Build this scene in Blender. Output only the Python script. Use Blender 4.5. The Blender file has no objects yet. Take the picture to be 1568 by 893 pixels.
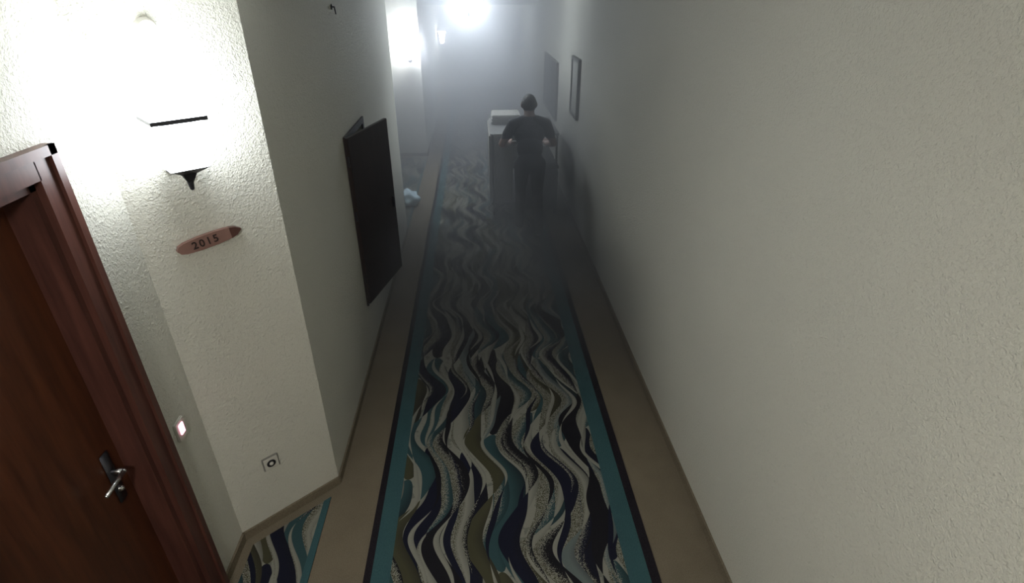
import bpy, bmesh, math, random
from mathutils import Vector, Matrix
from mathutils import noise as mn
random.seed(3)
S=bpy.context.scene
C=bpy.context.collection
S.view_settings.view_transform='Standard'
H=2.65
# ------------------------------------------------------------ materials
class NT:
    def __init__(s,name):
        s.m=bpy.data.materials.new(name); s.m.use_nodes=True
        s.t=s.m.node_tree; s.n=s.t.nodes; s.l=s.t.links
        s.b=s.n['Principled BSDF']; s.out=s.n['Material Output']
    def new(s,k,**kw):
        x=s.n.new(k)
        for a,b in kw.items(): setattr(x,a,b)
        return x
    def put(s,sock,v):
        if isinstance(v,bpy.types.NodeSocket): s.l.new(v,sock)
        else: sock.default_value=v
    def M(s,op,a,b=None,c=None):
        x=s.new('ShaderNodeMath',operation=op); s.put(x.inputs[0],a)
        if b is not None: s.put(x.inputs[1],b)
        if c is not None: s.put(x.inputs[2],c)
        return x.outputs[0]
    def mix(s,f,a,b):
        x=s.new('ShaderNodeMix',data_type='RGBA'); s.put(x.inputs[0],f)
        s.put(x.inputs[6],a if not isinstance(a,tuple) else a+(1,) if len(a)==3 else a)
        s.put(x.inputs[7],b if not isinstance(b,tuple) else b+(1,) if len(b)==3 else b)
        return x.outputs[2]
    def pos(s):
        return s.new('ShaderNodeNewGeometry').outputs['Position']
    def noise(s,scale,detail=3,vec=None,rough=.5):
        x=s.new('ShaderNodeTexNoise'); x.inputs['Scale'].default_value=scale; x.inputs['Detail'].default_value=detail
        x.inputs['Roughness'].default_value=rough
        s.l.new(vec or s.pos(),x.inputs['Vector']); return x.outputs[0]
    def ramp(s,v,a,b,c=0.0,d=1.0):
        x=s.new('ShaderNodeMapRange'); x.interpolation_type='SMOOTHSTEP'; s.l.new(v,x.inputs[0])
        for i,q in enumerate((a,b,c,d)): x.inputs[i+1].default_value=q
        return x.outputs[0]
    def bump(s,h,dist,strength=1):
        x=s.new('ShaderNodeBump'); x.inputs['Distance'].default_value=dist; x.inputs['Strength'].default_value=strength
        s.l.new(h,x.inputs['Height']); s.l.new(x.outputs[0],s.b.inputs['Normal'])
def simple(name,col,rough=.6,metal=0,var=.12,scale=25,bump=.0):
    t=NT(name); n=t.noise(scale)
    d=tuple(c*(1-var) for c in col); e=tuple(min(1,c*(1+var)) for c in col)
    t.put(t.b.inputs['Base Color'],t.mix(n,d,e)); t.b.inputs['Roughness'].default_value=rough; t.b.inputs['Metallic'].default_value=metal
    if bump: t.bump(n,bump)
    return t.m
def emis(name,col,st):
    t=NT(name); n=t.noise(8,1)
    t.put(t.b.inputs['Base Color'],(.9,.9,.9,1)); t.b.inputs['Emission Color'].default_value=col+(1,)
    t.put(t.b.inputs['Emission Strength'],t.M('MULTIPLY_ADD',n,st*.1,st*.95)); return t.m
def stucco(name,col):
    t=NT(name); n=t.noise(1.3,3); f=t.noise(70,3,rough=.6); g=t.noise(160,2)
    h=t.M('ADD',t.M('SMOOTH_MAX',f,.48,.05),t.M('MULTIPLY',g,.35))
    d=tuple(c*.92 for c in col)
    t.put(t.b.inputs['Base Color'],t.mix(n,d,col)); t.b.inputs['Roughness'].default_value=.75
    t.bump(h,.010,1.0); return t.m
def wood(name,a,b,rough=.35):
    t=NT(name); mp=t.new('ShaderNodeMapping'); mp.inputs['Scale'].default_value=(14,14,1.2)
    t.l.new(t.pos(),mp.inputs['Vector']); n=t.noise(2.2,5,vec=mp.outputs[0],rough=.6)
    r=t.new('ShaderNodeValToRGB'); r.color_ramp.elements[0].position=.3; r.color_ramp.elements[1].position=.7
    r.color_ramp.elements[0].color=a+(1,); r.color_ramp.elements[1].color=b+(1,); t.l.new(n,r.inputs[0])
    t.l.new(r.outputs[0],t.b.inputs['Base Color']); t.b.inputs['Roughness'].default_value=rough; return t.m
def speck(name,a,b,scale=300):
    t=NT(name); n=t.noise(scale,2); r=t.M('GREATER_THAN',n,.52)
    big=t.noise(6,3)
    t.put(t.b.inputs['Base Color'],t.mix(t.M('ADD',t.M('MULTIPLY',r,.6),t.M('MULTIPLY',big,.4)),a,b)); t.b.inputs['Roughness'].default_value=.95
    t.b.inputs['Specular IOR Level'].default_value=.1
    t.bump(n,.003,.6); return t.m
def carpet(name):
    t=NT(name); sp=t.new('ShaderNodeSeparateXYZ'); t.l.new(t.pos(),sp.inputs[0]); x,y=sp.outputs[0],sp.outputs[1]
    tau=2*math.pi
    lf=t.M('SUBTRACT',t.noise(1.5,1),.5)
    w1=t.M('MULTIPLY',t.M('SINE',t.M('MULTIPLY_ADD',y,tau/.86,t.M('MULTIPLY',x,1.2))),.062)
    w2=t.M('MULTIPLY',t.M('SINE',t.M('MULTIPLY_ADD',y,tau/.37,t.M('MULTIPLY',x,3.0))),.010)
    xw=t.M('ADD',x,t.M('ADD',t.M('ADD',w1,w2),t.M('MULTIPLY',lf,.16)))
    def wn(a,b,seed):
        c=t.new('ShaderNodeCombineXYZ'); t.put(c.inputs[0],a); t.put(c.inputs[1],b); c.inputs[2].default_value=seed
        k=t.new('ShaderNodeTexWhiteNoise',noise_dimensions='3D'); t.l.new(c.outputs[0],k.inputs[0]); return k.outputs[0]
    def layer(w,L,ou,ov,seed,width,fat):
        u=t.M('ADD',t.M('DIVIDE',xw,w),ou); col=t.M('FLOOR',u); fu=t.M('SUBTRACT',t.M('FRACT',u),.5)
        r=wn(col,0.0,seed+7.0)
        v=t.M('ADD',t.M('ADD',t.M('DIVIDE',y,L),ov),t.M('MULTIPLY',r,.6)); row=t.M('FLOOR',v); fv=t.M('FRACT',v)
        hw=t.M('MULTIPLY',t.M('POWER',t.M('SINE',t.M('MULTIPLY',fv,math.pi)),fat),width)
        c=t.M('MULTIPLY',t.M('SINE',t.M('MULTIPLY',fv,tau)),.14)
        s=t.M('SUBTRACT',fu,c)
        m=t.M('LESS_THAN',t.M('ABSOLUTE',s),hw)
        return m,s,wn(col,row,seed),fv
    st=t.noise(210,1)
    cream=(.29,.285,.24); navy=(.009,.010,.024); olive=(.070,.066,.036); teal=(.035,.080,.088); pale=(.15,.18,.175); black=(.011,.010,.014)
    base=t.mix(t.M('GREATER_THAN',t.noise(18,3),.6),cream,(.20,.20,.17))
    def palette(r,cols):
        k=t.new('ShaderNodeValToRGB'); k.color_ramp.interpolation='CONSTANT'; e=k.color_ramp.elements
        n=len(cols)
        e[0].position=0; e[0].color=cols[0]+(1,); e[1].position=1/n; e[1].color=cols[1]+(1,)
        for i in range(2,n):
            q=e.new(i/n); q.color=cols[i]+(1,)
        t.l.new(r,k.inputs[0]); return k.outputs[0]
    out=base
    for (w,L,ou,ov,seed,wd,fat,cols) in [
        (.21,1.0,.1,.0,1.0,.50,.45,[olive,teal,navy,teal,olive,black]),
        (.16,.80,.35,.3,2.0,.29,.8,[cream,pale,cream,cream,teal,cream]),
        (.21,.72,.6,.55,3.0,.30,.9,[navy,black,navy,olive,black,teal]),
        (.13,.50,.2,.15,4.0,.13,1.0,[cream,navy,cream,black])]:
        m,s,r,fv=layer(w,L,ou,ov,seed,wd,fat)
        c=palette(r,cols)
        side=t.M('MULTIPLY',t.M('LESS_THAN',s,t.M('MULTIPLY_ADD',st,.7,-.38)),t.M('GREATER_THAN',t.M('FRACT',t.M('MULTIPLY',r,7.3)),.5))
        c=t.mix(side,c,t.mix(t.M('GREATER_THAN',st,.5),olive,cream))
        c=t.mix(t.M('MULTIPLY',t.M('MAXIMUM',t.M('MULTIPLY',s,2.2),0.0),.8),c,black)
        out=t.mix(m,out,c)
    fine=t.noise(400,1)
    out=t.mix(t.M('MULTIPLY',fine,.3),out,(.04,.04,.04))
    t.put(t.b.inputs['Base Color'],out); t.b.inputs['Roughness'].default_value=.95; t.b.inputs['Specular IOR Level'].default_value=.1
    t.bump(fine,.003,.5); return t.m

M_wall=stucco('stucco_wall',(.66,.645,.565))
M_ceil=simple('ceiling_paint',(.7,.7,.66),.9,var=.03)
M_beige=speck('beige_carpet',(.145,.118,.082),(.26,.22,.16))
M_teal=speck('teal_carpet',(.035,.085,.095),(.06,.13,.14))
M_black=speck('black_carpet',(.012,.01,.014),(.03,.025,.03))
M_pat=carpet('wave_pattern_carpet')
M_door=wood('door_wood',(.045,.014,.006),(.10,.030,.012))
M_frame=wood('frame_wood',(.06,.023,.018),(.12,.046,.034))
M_dark=wood('dark_wood',(.018,.012,.012),(.035,.022,.022),.45)
M_darkin=simple('cabinet_inside',(.03,.03,.03))
M_metal=simple('brushed_metal',(.6,.6,.6),.25,1)
M_bmetal=simple('dark_metal',(.06,.06,.07),.4,.8)
M_plastic=simple('white_plastic',(.6,.58,.52),.4)
M_sign=simple('sign_wood',(.24,.13,.105),.6,bump=.002)
M_signd=simple('sign_digits',(.03,.015,.012),.6)
M_glass=emis('lamp_glass',(.88,.94,1.0),19)
M_glassf=emis('added_lamp_glass_far',(.84,.92,1.0),240)  # glow of the added far lamp, lights the smoke
M_glassc=emis('lamp_glass_ceiling',(.84,.92,1.0),170)
M_led=emis('card_led',(1,.35,.5),5)
M_linen=simple('pale_linen',(.17,.165,.145),.9,bump=.01)
M_bag=simple('black_bag',(.02,.02,.022),.6,bump=.02)
M_skin=simple('skin',(.20,.12,.095),.55)
M_shirt=simple('dark_tshirt',(.014,.015,.019),.9,bump=.004)
M_pants=simple('dark_trousers',(.014,.014,.018),.9,bump=.004)
M_hair=simple('dark_hair',(.010,.009,.008),.7,scale=120,bump=.01)
M_shoe=simple('shoe',(.015,.015,.015),.5)
M_white=simple('eye_white',(.8,.8,.8),.3)
M_lip=simple('lip',(.3,.12,.1),.5)
# ------------------------------------------------------------ mesh helpers
def obj(name,bm,mats,parent=None,smooth=False):
    me=bpy.data.meshes.new(name); bmesh.ops.recalc_face_normals(bm,faces=bm.faces[:]); bm.to_mesh(me); bm.free()
    for m in (mats if isinstance(mats,(list,tuple)) else [mats]): me.materials.append(m)
    if smooth:
        for p in me.polygons: p.use_smooth=True
    o=bpy.data.objects.new(name,me); C.objects.link(o)
    if parent: o.parent=parent
    return o
def empty(name,loc=(0,0,0)):
    o=bpy.data.objects.new(name,None); C.objects.link(o); o.location=loc; o.empty_display_size=.1; return o
def prism(bm,poly,z0,z1,mi=0):
    a=[bm.verts.new((x,y,z0)) for x,y in poly]; b=[bm.verts.new((x,y,z1)) for x,y in poly]
    n=len(poly); fs=[bm.faces.new(a[::-1]),bm.faces.new(b)]
    for i in range(n): fs.append(bm.faces.new((a[i],a[(i+1)%n],b[(i+1)%n],b[i])))
    for f in fs: f.material_index=mi
def box(bm,x0,x1,y0,y1,z0,z1,mi=0): prism(bm,[(x0,y0),(x1,y0),(x1,y1),(x0,y1)],z0,z1,mi)
def mbox(bm,mat,sx,sy,sz,mi=0,bev=0):
    r=bmesh.ops.create_cube(bm,size=1,matrix=mat@Matrix.Diagonal((sx,sy,sz,1)))
    fs={f for v in r['verts'] for f in v.link_faces}
    for f in fs: f.material_index=mi
    if bev:
        es={e for v in r['verts'] for e in v.link_edges}
        q=bmesh.ops.bevel(bm,geom=list(es),offset=bev,segments=2,affect='EDGES')
        for f in q['faces']: f.material_index=mi
def ell(bm,c,r,mi=0,rot=None,seg=20):
    m=Matrix.Translation(c)@(rot or Matrix())@Matrix.Diagonal((r[0],r[1],r[2],1))
    q=bmesh.ops.create_uvsphere(bm,u_segments=seg,v_segments=seg//2+2,radius=1,matrix=m)
    for v in q['verts']:
        for f in v.link_faces: f.material_index=mi
def cap(bm,p0,p1,r0,r1,mi=0,seg=14,ends=True):
    p0=Vector(p0);p1=Vector(p1);d=p1-p0; q=d.to_track_quat('Z','Y').to_matrix().to_4x4()
    m=Matrix.Translation((p0+p1)/2)@q
    g=bmesh.ops.create_cone(bm,cap_ends=True,segments=seg,radius1=r0,radius2=r1,depth=d.length,matrix=m)
    for v in g['verts']:
        for f in v.link_faces: f.material_index=mi
    if ends:
        ell(bm,p0,(r0,)*3,mi,seg=seg); ell(bm,p1,(r1,)*3,mi,seg=seg)
def frust(bm,c,z0,z1,w0,w1,ang,mi=0,n=4):
    a=[];b=[]
    for i in range(n):
        t=ang+math.pi/4*(4/n)+i*2*math.pi/n
        k=math.sqrt(2) if n==4 else 1
        a.append(bm.verts.new((c[0]+math.cos(t)*w0/2*k,c[1]+math.sin(t)*w0/2*k,z0)))
        b.append(bm.verts.new((c[0]+math.cos(t)*w1/2*k,c[1]+math.sin(t)*w1/2*k,z1)))
    fs=[bm.faces.new(a[::-1]),bm.faces.new(b)]
    for i in range(n): fs.append(bm.faces.new((a[i],a[(i+1)%n],b[(i+1)%n],b[i])))
    for f in fs: f.material_index=mi
# ------------------------------------------------------------ room
XR=1.20; XL=-.905; XD=-1.34; Y1=2.44; Y2=2.07; YA=6.43; YB=9.9; YE=22; XA=-1.45; ZC=2.76; YN=-2.0
F0,F1=.79,1.79
O0,O1=.88,1.70; ZO=2.14
bm=bmesh.new(); box(bm,-1.9,1.4,YN-.2,YE+.2,-.1,0); obj('floor',bm,M_beige)
bm=bmesh.new(); box(bm,-1.9,1.4,YN-.2,YE+.2,ZC,ZC+.1); obj('ceiling',bm,M_ceil)
bm=bmesh.new()
box(bm,XR,XR+.2,YN,15.6,0,ZC); box(bm,XR,XR+.2,15.6,16.6,2.1,ZC); box(bm,XR,XR+.2,16.6,YE,0,ZC); obj('wall_right',bm,M_wall)
bm=bmesh.new(); n0,n1,nz0,nz1=3.84,4.46,.50,1.72
prism(bm,[(XD,Y2),(XL,Y1),(XL,n0),(-1.65,n0),(-1.65,Y2)],0,ZC)
box(bm,-1.65,XL,n1,YA,0,ZC); box(bm,-1.65,XL,n0,n1,0,nz0); box(bm,-1.65,XL,n0,n1,nz1,ZC); box(bm,-1.65,-1.2,n0,n1,nz0,nz1)
obj('wall_left',bm,M_wall)
bm=bmesh.new(); box(bm,-1.65,XD,YN,O0,0,ZC); box(bm,-1.65,XD,O1,Y2,0,ZC); box(bm,-1.65,XD,O0,O1,ZO,ZC); obj('wall_recess',bm,M_wall)
bm=bmesh.new(); box(bm,-1.65,XA,YA,YB,0,ZC); obj('wall_alcove',bm,M_wall)
bm=bmesh.new(); box(bm,-1.65,XL,YB,YE,0,ZC); obj('wall_left_far',bm,M_wall)
bm=bmesh.new(); box(bm,-1.65,XR+.2,YE,YE+.2,0,ZC); obj('wall_end',bm,M_wall)
bm=bmesh.new(); box(bm,-1.65,XR+.2,YN-.2,YN,0,ZC); obj('wall_back',bm,M_wall)
bm=bmesh.new(); box(bm,XL,XR,11.5,11.9,2.36,ZC); obj('trim_1',bm,M_wall)
def off(p,n,d): return (p[0]+n[0]*d,p[1]+n[1]*d)
nc=(.648,-.762)
bm=bmesh.new(); b=.012; hb=.055
box(bm,XL,XL+b,Y1,YA,0,hb); a0=(XD,Y2);a1=(XL,Y1); prism(bm,[a0,off(a0,nc,b),off(a1,nc,b),a1],0,hb); box(bm,XD,XD+b,F1,Y2,0,hb)
box(bm,XL,XL+b,YB,YE,0,hb); box(bm,XA,XL,YB-b,YB,0,hb); obj('baseboard_left',bm,M_beige)
bm=bmesh.new(); box(bm,XR-b,XR,YN,15.5,0,hb); obj('baseboard_right',bm,M_beige)
bm=bmesh.new(); z=.006
for x0,x1,mi in [(-.650,-.612,2),(-.612,-.515,1),(-.515,.705,0),(.705,.815,1),(.815,.865,2)]:
    box(bm,x0,x1,YN+.05,YE-.1,0,z,mi)
obj('corridor_runner_carpet',bm,[M_pat,M_teal,M_black])
bm=bmesh.new()
P=[(-.93,-.5),(-.93,2.33),(-1.28,2.03),(-1.28,-.5)]
prism(bm,P,0,z,0)
prism(bm,[(-.93,-.5),(-.93,2.33),(-.965,2.30),(-.985,-.5)],0,z+.001,1)
obj('recess_carpet',bm,[M_pat,M_teal])
bm=bmesh.new(); box(bm,-1.36,-.93,6.3,9.75,0,z,0); box(bm,-.93,-.90,6.3,9.75,0,z,1); obj('alcove_carpet',bm,[M_pat,M_teal])
# ------------------------------------------------------------ room door
door=empty('door_1')
bm=bmesh.new(); cw=.09; pr=.025
box(bm,XD,XD+pr,O1-.005,F1,0,2.23); box(bm,XD,XD+pr,F0,O0+.005,0,2.23); box(bm,XD,XD+pr,O0,O1,ZO,2.23)
box(bm,XD+pr,XD+pr+.012,F1-.03,F1,0,2.23); box(bm,XD+pr,XD+pr+.012,F0,F1,2.20,2.23)
box(bm,XD-.12,XD,O1-.03,O1,0,ZO); box(bm,XD-.12,XD,O0,O0+.03,0,ZO); box(bm,XD-.12,XD,O0,O1,ZO-.03,ZO)
obj('frame',bm,M_frame,door)
bm=bmesh.new(); box(bm,XD-.14,XD-.10,O0+.03,O1-.03,.005,ZO-.03)
obj('leaf',bm,M_door,door)
bm=bmesh.new(); hx=XD-.10; hy=1.60; hz=1.0
mbox(bm,Matrix.Translation((hx+.004,hy,hz)),.008,.045,.24,1,.003)
cap(bm,(hx,hy,hz+.03),(hx+.05,hy,hz+.03),.011,.011); cap(bm,(hx+.05,hy,hz+.03),(hx+.055,hy-.12,hz+.03),.010,.008)
cap(bm,(hx+.003,hy,hz-.06),(hx+.012,hy,hz-.06),.012,.012)
obj('handle',bm,[M_metal,M_bmetal],door,True)
d2=empty('door_2'); bm=bmesh.new(); 
box(bm,XA,XA+.03,8.75,8.83,0,2.15);box(bm,XA,XA+.03,9.72,9.8,0,2.15);box(bm,XA,XA+.03,8.83,9.72,2.07,2.15); obj('frame',bm,M_frame,d2)
bm=bmesh.new(); box(bm,XA,XA+.015,8.83,9.72,.005,2.07); cap(bm,(XA+.015,8.92,1.02),(XA+.06,8.92,1.02),.01,.01); cap(bm,(XA+.06,8.92,1.02),(XA+.06,9.03,1.02),.01,.008); obj('leaf',bm,M_dark,d2)
d3=empty('door_3'); bm=bmesh.new()
box(bm,XR-.03,XR+.1,15.6,15.68,0,2.1);box(bm,XR-.03,XR+.1,16.52,16.6,0,2.1);box(bm,XR-.03,XR+.1,15.68,16.52,2.02,2.1); obj('frame',bm,M_frame,d3)
bm=bmesh.new(); box(bm,XR+.04,XR+.08,15.68,16.52,.005,2.02); cap(bm,(XR+.04,15.8,1.02),(XR-.01,15.8,1.02),.01,.01); cap(bm,(XR-.01,15.8,1.02),(XR-.01,15.92,1.02),.01,.008); obj('leaf',bm,M_door,d3)
# ------------------------------------------------------------ open utility cabinet
cab=empty('utility_cabinet'); bm=bmesh.new()
e=.045; x0,x1=XL-.004,XL+.014
box(bm,x0,x1,n0-e,n0,nz0-e,nz1+e);box(bm,x0,x1,n1,n1+e,nz0-e,nz1+e);box(bm,x0,x1,n0,n1,nz1,nz1+e);box(bm,x0,x1,n0,n1,nz0-e,nz0)
obj('frame',bm,M_dark,cab)
bm=bmesh.new(); box(bm,-1.195,-1.19,n0+.01,n1-.01,nz0+.01,nz1-.01); 
for k in range(5): box(bm,-1.19,-1.08,n0+.08+.1*k,n0+.15+.1*k,1.2,1.4)
cap(bm,(-1.1,n0+.15,.5),(-1.1,n0+.15,1.15),.02,.02); cap(bm,(-1.1,n0+.35,.5),(-1.1,n0+.35,1.15),.02,.02)
obj('meters',bm,M_darkin,cab)
A=Vector((XL+.02,3.79,0)); B=Vector((-.715,4.45,0)); dd=(B-A).normalized(); nn=Vector((dd.y,-dd.x,0)); L=(B-A).length
mt=Matrix(((dd.x,nn.x,0,(A.x+B.x)/2),(dd.y,nn.y,0,(A.y+B.y)/2),(0,0,1,0),(0,0,0,1)))
bm=bmesh.new(); zc=(.48+1.76)/2; mbox(bm,mt@Matrix.Translation((0,0,zc)),L,.026,1.28,0,.003)
for zz in (.7,1.2,1.6): cap(bm,A+Vector((0,0,zz-.03)),A+Vector((0,0,zz+.03)),.008,.008,1)
mbox(bm,mt@Matrix.Translation((L/2-.05,.02,1.1)),.02,.02,.09,1,.003)
obj('leaf',bm,[M_dark,M_bmetal],cab)
# ------------------------------------------------------------ wall-mounted things on chamfer wall
T=Vector((.762,.648,0)); N=Vector((.648,-.762,0)); base=Vector((XD,Y2,0))
def cm(t,z,o=0): 
    p=base+T*t*.571+N*o; 
    return Matrix(((T.x,N.x,0,p.x),(T.y,N.y,0,p.y),(0,0,1,z),(0,0,0,1)))
ang=math.atan2(T.y,T.x); ts=.37
sc=empty('wall_sconce'); c=base+T*ts*.571+N*.125
bm=bmesh.new(); frust(bm,c,2.245,2.42,.175,.235,ang,0); frust(bm,c,2.06,2.225,.13,.17,ang,0); obj('glass_shades',bm,M_glass,sc)
bm=bmesh.new()
frust(bm,c,2.232,2.246,.185,.185,ang); frust(bm,c,2.222,2.233,.12,.12,ang); 
frust(bm,c,2.035,2.062,.05,.14,ang); frust(bm,c,2.0,2.035,.02,.05,ang); cap(bm,(c.x,c.y,1.975),(c.x,c.y,2.0),.008,.012)
mbox(bm,cm(ts,2.17,.008),.09,.016,.30,0,.004)
w=base+T*ts*.571
cap(bm,(w.x,w.y,2.06),(c.x,c.y,2.02),.010,.010); cap(bm,(w.x,w.y,2.24),(c.x,c.y,2.238),.009,.009)
obj('metal_frame',bm,M_bmetal,sc)
bm=bmesh.new(); m=cm(.42,2.52,.015); q=bmesh.ops.create_cone(bm,cap_ends=True,segments=24,radius1=.04,radius2=.03,depth=.03,matrix=m@Matrix.Rotation(-math.pi/2,4,'X')); obj('smoke_alarm',bm,M_plastic)
sg=empty('room_number_sign'); pts=[]
bm=bmesh.new()
for x,zv in [(-.132,0),(-.122,.016),(-.10,.024),(-.04,.029),(.03,.029),(.07,.026),(.085,.024),(.11,.017),(.133,.002)]: pts.append((x,zv))
pts+= [(x,-zv) for x,zv in pts[::-1][1:-1]]
sm=cm(.43,1.715,.0)@Matrix.Rotation(math.radians(-6),4,'Y')
def plate(bm,pts,y0,y1):
    fa=[bm.verts.new(sm@Vector((x,y0,zv))) for x,zv in pts]; fb=[bm.verts.new(sm@Vector((x,y1,zv))) for x,zv in pts]
    n=len(pts); bm.faces.new(fa); bm.faces.new(fb[::-1])
    for i in range(n): bm.faces.new((fa[i],fa[(i+1)%n],fb[(i+1)%n],fb[i]))
plate(bm,pts,.002,.022); obj('plaque',bm,M_sign,sg)
bm=bmesh.new(); plate(bm,[(.085,.0245),(.11,.018),(.134,.002),(.11,-.018),(.085,-.0245)],0,.0235); obj('pencil_tip',bm,M_frame,sg)
cu=bpy.data.curves.new('digits','FONT'); cu.body='2015'; cu.size=.045; cu.extrude=.0012; cu.align_x='CENTER'; cu.align_y='CENTER'; cu.space_character=1.25; cu.offset=.0006
to=bpy.data.objects.new('digits',cu); C.objects.link(to); cu.materials.append(M_signd); to.parent=sg
tm=sm@Matrix.Translation((-.02,.0235,0))
X=(tm.to_3x3()@Vector((1,0,0))); Zv=(tm.to_3x3()@Vector((0,0,1))); Nn=(tm.to_3x3()@Vector((0,1,0)))
p=tm.translation; to.matrix_world=Matrix(((X.x,Zv.x,Nn.x,p.x),(X.y,Zv.y,Nn.y,p.y),(X.z,Zv.z,Nn.z,p.z),(0,0,0,1)))
so=empty('wall_socket'); bm=bmesh.new(); m=cm(.407,.42,.005)
mbox(bm,m,.085,.01,.085,1,.003); mbox(bm,m@Matrix.Translation((0,.006,0)),.072,.006,.072,0,.001); obj('plate',bm,[M_plastic,simple('grey_plastic',(.25,.24,.22),.5)],so)
bm=bmesh.new(); q=bmesh.ops.create_cone(bm,cap_ends=True,segments=24,radius1=.023,radius2=.023,depth=.003,matrix=m@Matrix.Translation((0,.010,0))@Matrix.Rotation(math.pi/2,4,'X')); obj('well',bm,M_bmetal,so)
bm=bmesh.new(); ell(bm,(m@Vector((0,.011,0))),(.011,.011,.011)); obj('contact',bm,M_plastic,so)
ks=empty('key_card_switch'); bm=bmesh.new(); mbox(bm,Matrix.Translation((XD+.006,1.90,.96)),.012,.075,.10,0,.004); obj('plate',bm,M_plastic,ks)
bm=bmesh.new(); mbox(bm,Matrix.Translation((XD+.014,1.90,.965)),.006,.03,.05,0,.001); obj('led_window',bm,M_led,ks)
bm=bmesh.new(); cap(bm,(XL,4.0,2.54),(XL+.02,4.0,2.54),.005,.004); cap(bm,(XL+.02,4.0,2.54),(XL+.02,4.02,2.50),.004,.004); ell(bm,(XL+.004,4.0,2.54),(.005,.012,.016)); obj('wall_hook',bm,M_bmetal,None,True)
# ------------------------------------------------------------ pictures on right wall
def picture(y0,y1,z0,z1,dark,name='framed_picture'):
    r=empty(name); bm=bmesh.new(); x0,x1=XR-.035,XR; f=.04
    box(bm,x0,x1,y0,y0+f,z0,z1);box(bm,x0,x1,y1-f,y1,z0,z1);box(bm,x0,x1,y0+f,y1-f,z0,z0+f);box(bm,x0,x1,y0+f,y1-f,z1-f,z1)
    obj('frame',bm,M_dark if dark else simple('grey_frame',(.12,.12,.11)),r)
    t=NT('print_art'); n=t.noise(4,5)
    a,b_=((.015,.017,.02),(.04,.043,.043)) if dark else ((.3,.3,.27),(.45,.45,.40))
    t.put(t.b.inputs['Base Color'],t.mix(n,a,b_))
    bm=bmesh.new(); box(bm,XR-.02,XR-.004,y0+f,y1-f,z0+f,z1-f); obj('print',bm,t.m,r)
picture(8.45,10.0,.88,1.70,True); picture(6.65,7.15,1.26,1.93,False)
# ------------------------------------------------------------ far lamps
def sconce2(p,n,glass,k=1.0):
    r=empty('wall_sconce'); n=Vector(n); c=Vector(p)+n*.13; a=math.atan2(n.y,n.x)
    bm=bmesh.new(); frust(bm,c,p[2],p[2]+.18*k,.17*k,.24*k,a); frust(bm,c,p[2]-.18*k,p[2]-.02,.10*k,.16*k,a); obj('glass_shades',bm,glass,r)
    bm=bmesh.new(); frust(bm,c,p[2]-.02,p[2],.19*k,.19*k,a); frust(bm,c,p[2]-.23*k,p[2]-.18*k,.03,.11*k,a)
    cap(bm,p,(c.x,c.y,p[2]-.01),.01,.01); ell(bm,(p[0],p[1],p[2]),(.02+.04*abs(n.y),.02+.04*abs(n.x),.1)); obj('metal_frame',bm,M_bmetal,r)
sconce2((-1.06,YB,1.80),(0,-1,0),emis('lamp_glass_alcove',(.88,.94,1.0),130))
sconce2((XL,14.5,1.60),(1,0,0),emis('lamp_glass_distant',(.88,.94,1.0),110),.7)
cl=empty('added_ceiling_lamp_far'); bm=bmesh.new(); ell(bm,(-.06,7.6,2.49),(.17,.17,.11),seg=12); obj('glass_globe',bm,M_glassc,cl,True)
bm=bmesh.new(); cap(bm,(-.06,7.6,2.58),(-.06,7.6,ZC-.01),.02,.02); frust(bm,(-.06,7.6),ZC-.03,ZC,.12,.12,0,0,20); cap(bm,(-.06,7.6,2.34),(-.06,7.6,2.39),.01,.015); obj('stem',bm,M_bmetal,cl,True)
cl=empty('added_ceiling_lamp_far'); bm=bmesh.new(); ell(bm,(.1,13.5,2.62),(.16,.16,.08),seg=12); obj('glass_globe',bm,M_glassf,cl,True)  # added lamp above the lintel's lower edge, brightens the far smoke
bm=bmesh.new(); frust(bm,(.1,13.5),2.66,ZC,.36,.36,0,0,28); obj('stem',bm,M_bmetal,cl,True)
cl=empty('added_ceiling_lamp_far'); bm=bmesh.new(); ell(bm,(-.75,-.35,2.64),(.16,.16,.08),seg=12); obj('glass_globe',bm,emis('added_near_glass',(1,.97,.93),112),cl,True)  # added lamp behind the camera, out of view, fills the right wall with light
bm=bmesh.new(); frust(bm,(-.75,-.35),2.66,ZC,.36,.36,0,0,28); obj('stem',bm,M_bmetal,cl,True)
# ------------------------------------------------------------ laundry on alcove floor
tc=Vector((-.98,7.35,.10))
bm=bmesh.new(); ell(bm,tc,(.15,.16,.10),seg=28)
for v in bm.verts:
    k=mn.noise(v.co*14)*.05; v.co+=(v.co-tc).normalized()*k
    if v.co.z<.007: v.co.z=.007
obj('crumpled_towel',bm,simple('blue_white_cloth',(.65,.82,.95),.9),None,True)
# ------------------------------------------------------------ housekeeping cart
ca=empty('housekeeping_cart'); cx0,cx1,cy0,cy1=.16,1.02,6.86,7.9
bm=bmesh.new()
for x in (cx0+.03,cx1-.03):
    for y in (cy0+.03,cy1-.03):
        cap(bm,(x,y,.12),(x,y,1.05),.014,.014)
        cap(bm,(x-.012,y,.056),(x+.012,y,.056),.05,.05,1,ends=False); cap(bm,(x,y,.06),(x,y,.13),.012,.012)
for z_ in (.14,.62,1.03): 
    box(bm,cx0,cx1,cy0+.05,cy1,z_,z_+.025)
cap(bm,(.28,6.75,1.0),(.92,6.75,1.0),.013,.013); cap(bm,(.30,6.75,1.0),(.30,cy0+.06,.99),.011,.011); cap(bm,(.90,6.75,1.0),(.90,cy0+.06,.99),.011,.011)
obj('chassis',bm,[simple('grey_paint',(.08,.08,.075),.6),M_bmetal],ca)
bm=bmesh.new()
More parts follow.
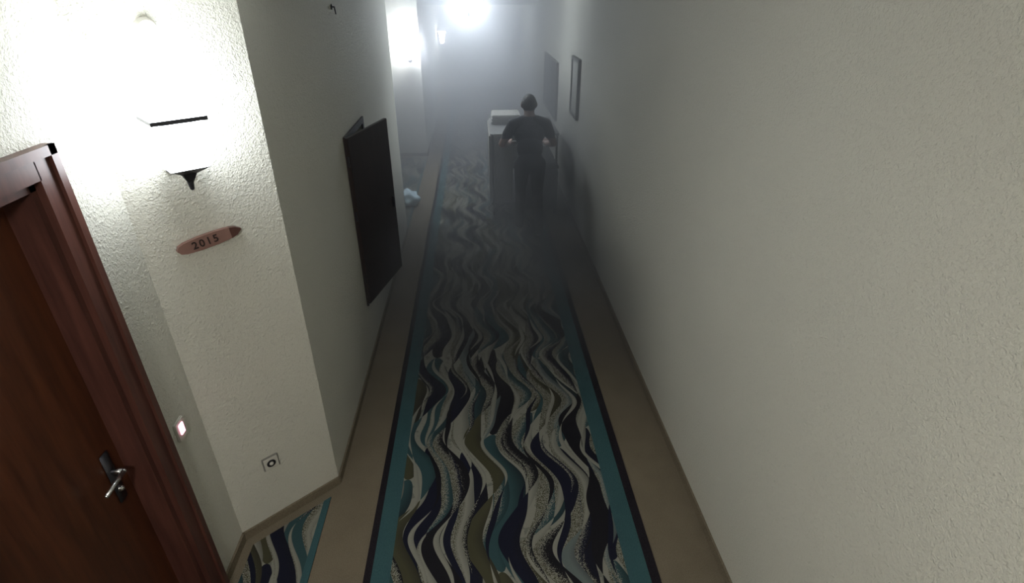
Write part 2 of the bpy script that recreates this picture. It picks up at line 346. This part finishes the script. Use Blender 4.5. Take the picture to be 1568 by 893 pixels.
for i,(x,y,w_,d_,h_) in enumerate([(.38,7.62,.38,.40,.10)]):
    k=0
    while k<h_:
        mbox(bm,Matrix.Translation((x+random.uniform(-.01,.01),y+random.uniform(-.01,.01),1.06+k+.02)),w_,d_,.036,0,.012); k+=.04
for k in range(6): mbox(bm,Matrix.Translation((.38,7.4,.645+.025+k*.05)),.36,.8,.045,0,.015)
mbox(bm,Matrix.Translation((cx0-.005,7.35,.62)),.03,.95,.86,0,.012)
mbox(bm,Matrix.Translation((.30,6.905,.62)),.28,.03,.86,0,.012)
obj('linen_stacks',bm,M_linen,ca,False)
bm=bmesh.new(); mbox(bm,Matrix.Translation((.76,6.88,.37)),.50,.20,.56,0,.05); mbox(bm,Matrix.Translation((.76,6.88,.655)),.52,.21,.03,0,.012)
obj('refuse_bag',bm,M_bag,ca)
# ------------------------------------------------------------ person (seen from behind, pushing cart)
pe=empty('man')
def remesh(bm,vox,sm,name,mats,parent):
    o=obj(name,bm,mats,parent)
    r=o.modifiers.new('r','REMESH'); r.mode='VOXEL'; r.voxel_size=vox; r.use_smooth_shade=True
    if sm: s_=o.modifiers.new('s','SMOOTH'); s_.iterations=sm; s_.factor=.5
    dg=bpy.context.evaluated_depsgraph_get(); me=bpy.data.meshes.new_from_object(o.evaluated_get(dg)); o.modifiers.clear(); o.data=me
    me.materials.clear()
    for m in mats: me.materials.append(m)
    for p in me.polygons: p.use_smooth=True; p.material_index=0
    return o
bm=bmesh.new(); px=.60
tilt=Matrix.Rotation(math.radians(-16),4,'X')
ell(bm,(px,6.31,.87),(.165,.115,.13)); ell(bm,(px,6.36,1.02),(.155,.11,.16),rot=tilt); ell(bm,(px,6.43,1.17),(.18,.12,.17),rot=tilt)
ell(bm,(px,6.45,1.27),(.19,.085,.075),rot=tilt); cap(bm,(px,6.46,1.31),(px,6.51,1.41),.066,.060)
ell(bm,(px,6.535,1.485),(.086,.098,.105),rot=tilt); ell(bm,(px,6.575,1.435),(.062,.062,.055))
ell(bm,(px,6.638,1.465),(.012,.022,.02)); 
for s_ in (-1,1):
    ell(bm,(px+s_*.088,6.53,1.47),(.010,.02,.032))
    sh=Vector((px+s_*.19,6.45,1.265)); el=Vector((px+s_*(.32 if s_<0 else .285),6.42,1.055)); wr=Vector((px+s_*.225,6.665,.995))
    cap(bm,(px+s_*.08,6.45,1.30),sh,.07,.07); cap(bm,sh,sh+(el-sh)*.5,.068,.062); cap(bm,sh+(el-sh)*.5,el,.05,.042); cap(bm,el,el+(wr-el)*.35,.042,.043); cap(bm,el+(wr-el)*.35,wr,.043,.027)
legs={-1:[(px-.09,6.31,.84),(px-.095,6.50,.475),(px-.10,6.46,.09)],1:[(px+.09,6.31,.84),(px+.095,6.34,.46),(px+.10,6.05,.14)]}
for s_,(h_,k_,a_) in legs.items():
    h_,k_,a_=map(Vector,(h_,k_,a_))
    cap(bm,h_,k_,.10,.066); mid=k_+(a_-k_)*.3; cap(bm,k_,mid,.066,.066); cap(bm,mid,a_,.066,.052)
    if s_<0: cap(bm,a_+Vector((0,-.02,-.045)),a_+Vector((0,.0,-.042)),.045,.043); cap(bm,a_+Vector((0,0,-.045)),a_+Vector((-.01,.17,-.055)),.043,.032)
    else: cap(bm,a_+Vector((0,-.02,-.03)),a_+Vector((0,.09,-.085)),.043,.042); cap(bm,a_+Vector((0,.09,-.09)),a_+Vector((.005,.17,-.098)),.042,.034)
for v in bm.verts:
    if v.co.z<.008: v.co.z=.008
body=remesh(bm,.009,4,'body',[M_shirt,M_pants,M_skin,M_hair,M_shoe],pe)
for p in body.data.polygons:
    c_=p.center; dx=abs(c_.x-px)
    if c_.z>1.375 or (c_.z>1.36 and dx<.06):
        face = c_.y>6.585 and c_.z<1.545
        p.material_index=3 if (c_.z>1.42 and not face and not(dx>.088)) else 2
        if c_.z>1.535: p.material_index=3
    elif c_.z<.10: p.material_index=4
    elif c_.z<.93 : p.material_index=1
    else: p.material_index=0
    if .95<c_.z<1.12 and (dx>.20): p.material_index=2
bm=bmesh.new()
for s_ in (-1,1): ell(bm,(px+s_*.028,6.624,1.492),(.012,.006,.008))
obj('eyes',bm,M_white,pe,True)
bm=bmesh.new()
for s_ in (-1,1): ell(bm,(px+s_*.028,6.630,1.492),(.005,.003,.005)); ell(bm,(px+s_*.03,6.625,1.51),(.018,.006,.004))
obj('pupils_and_brows',bm,M_hair,pe,True)
bm=bmesh.new(); ell(bm,(px,6.632,1.428),(.022,.006,.007)); obj('lips',bm,M_lip,pe,True)
for s_,nm in ((-1,'hand_left'),(1,'hand_right')):
    bm=bmesh.new(); wx=px+s_*.225
    cap(bm,(wx,6.65,.998),(wx,6.685,1.005),.026,.026)
    mbox(bm,Matrix.Translation((wx,6.705,1.012))@Matrix.Rotation(math.radians(8),4,'X'),.08,.075,.026,0,.01)
    for i,lf in enumerate((.92,1.0,.95,.8)):
        fx=wx-s_*(.0345-.023*i)
        P=[Vector((fx,6.735,1.018)),Vector((fx,6.762,1.024)),Vector((fx,6.778,1.024-.022*lf)),Vector((fx,6.765,1.024-.044*lf))]
        for a_,b_,r_ in zip(P,P[1:],(.0092,.0086,.0078)): cap(bm,a_,b_,r_,r_*.95)
    P=[Vector((wx-s_*.036,6.69,1.005)),Vector((wx-s_*.052,6.722,.990)),Vector((wx-s_*.047,6.748,.978)),Vector((wx-s_*.035,6.762,.977))]
    for a_,b_,r_ in zip(P,P[1:],(.012,.0105,.009)): cap(bm,a_,b_,r_,r_*.95)
    remesh(bm,.0032,2,nm,[M_skin],pe)
# ------------------------------------------------------------ smoke
t=NT('smoke_volume'); t.n.remove(t.b)
v=t.new('ShaderNodeVolumePrincipled'); sp=t.new('ShaderNodeSeparateXYZ'); t.l.new(t.pos(),sp.inputs[0])
x,y,zz=sp.outputs
n=t.noise(1.2,2); nz=t.M('MAXIMUM',t.M('MULTIPLY_ADD',n,2.4,-.35),.15)
basep=t.M('MULTIPLY',t.ramp(y,2.6,7.5),.34)
low=t.M('MULTIPLY',t.M('MULTIPLY',t.ramp(y,2.4,4.2),t.ramp(y,4.8,7.6,1,0)),t.M('MULTIPLY',t.ramp(zz,.1,1.3,1,0),.85))
plume=t.M('MULTIPLY',t.M('MULTIPLY',t.ramp(y,4.2,5.6),t.ramp(y,6.8,8.3,1,0)),t.M('MULTIPLY',t.ramp(x,.35,1.1),.42))
dk=t.M('ADD',low,plume); tot=t.M('ADD',basep,dk)
t.l.new(t.M('MULTIPLY',tot,nz),v.inputs['Density'])
fr=t.M('DIVIDE',dk,t.M('ADD',tot,.001))
t.l.new(t.mix(fr,(.84,.86,.89),(.74,.74,.72)),v.inputs['Color']); v.inputs['Anisotropy'].default_value=.2
t.l.new(v.outputs[0],t.out.inputs['Volume'])
bm=bmesh.new(); box(bm,-1.449,XR-.001,2.4,YE-.01,.012,ZC-.005); obj('smoke_cloud',bm,t.m)
# ------------------------------------------------------------ world + camera
w=bpy.data.worlds.new('w'); S.world=w; w.use_nodes=True; w.node_tree.nodes['Background'].inputs[0].default_value=(.5,.52,.55,1); w.node_tree.nodes['Background'].inputs[1].default_value=.05
cam=bpy.data.cameras.new('camera'); co=bpy.data.objects.new('camera',cam); C.objects.link(co)
cam.sensor_fit='HORIZONTAL'; cam.sensor_width=36; cam.lens=36*850/1581; cam.clip_start=.02
F=Vector((.054,.8735,-.4839)).normalized(); Rt=Vector((.9981,-.0617,0)).normalized(); U=Rt.cross(F)
co.matrix_world=Matrix(((Rt.x,U.x,-F.x,0),(Rt.y,U.y,-F.y,0),(Rt.z,U.z,-F.z,H),(0,0,0,1)))
S.camera=co
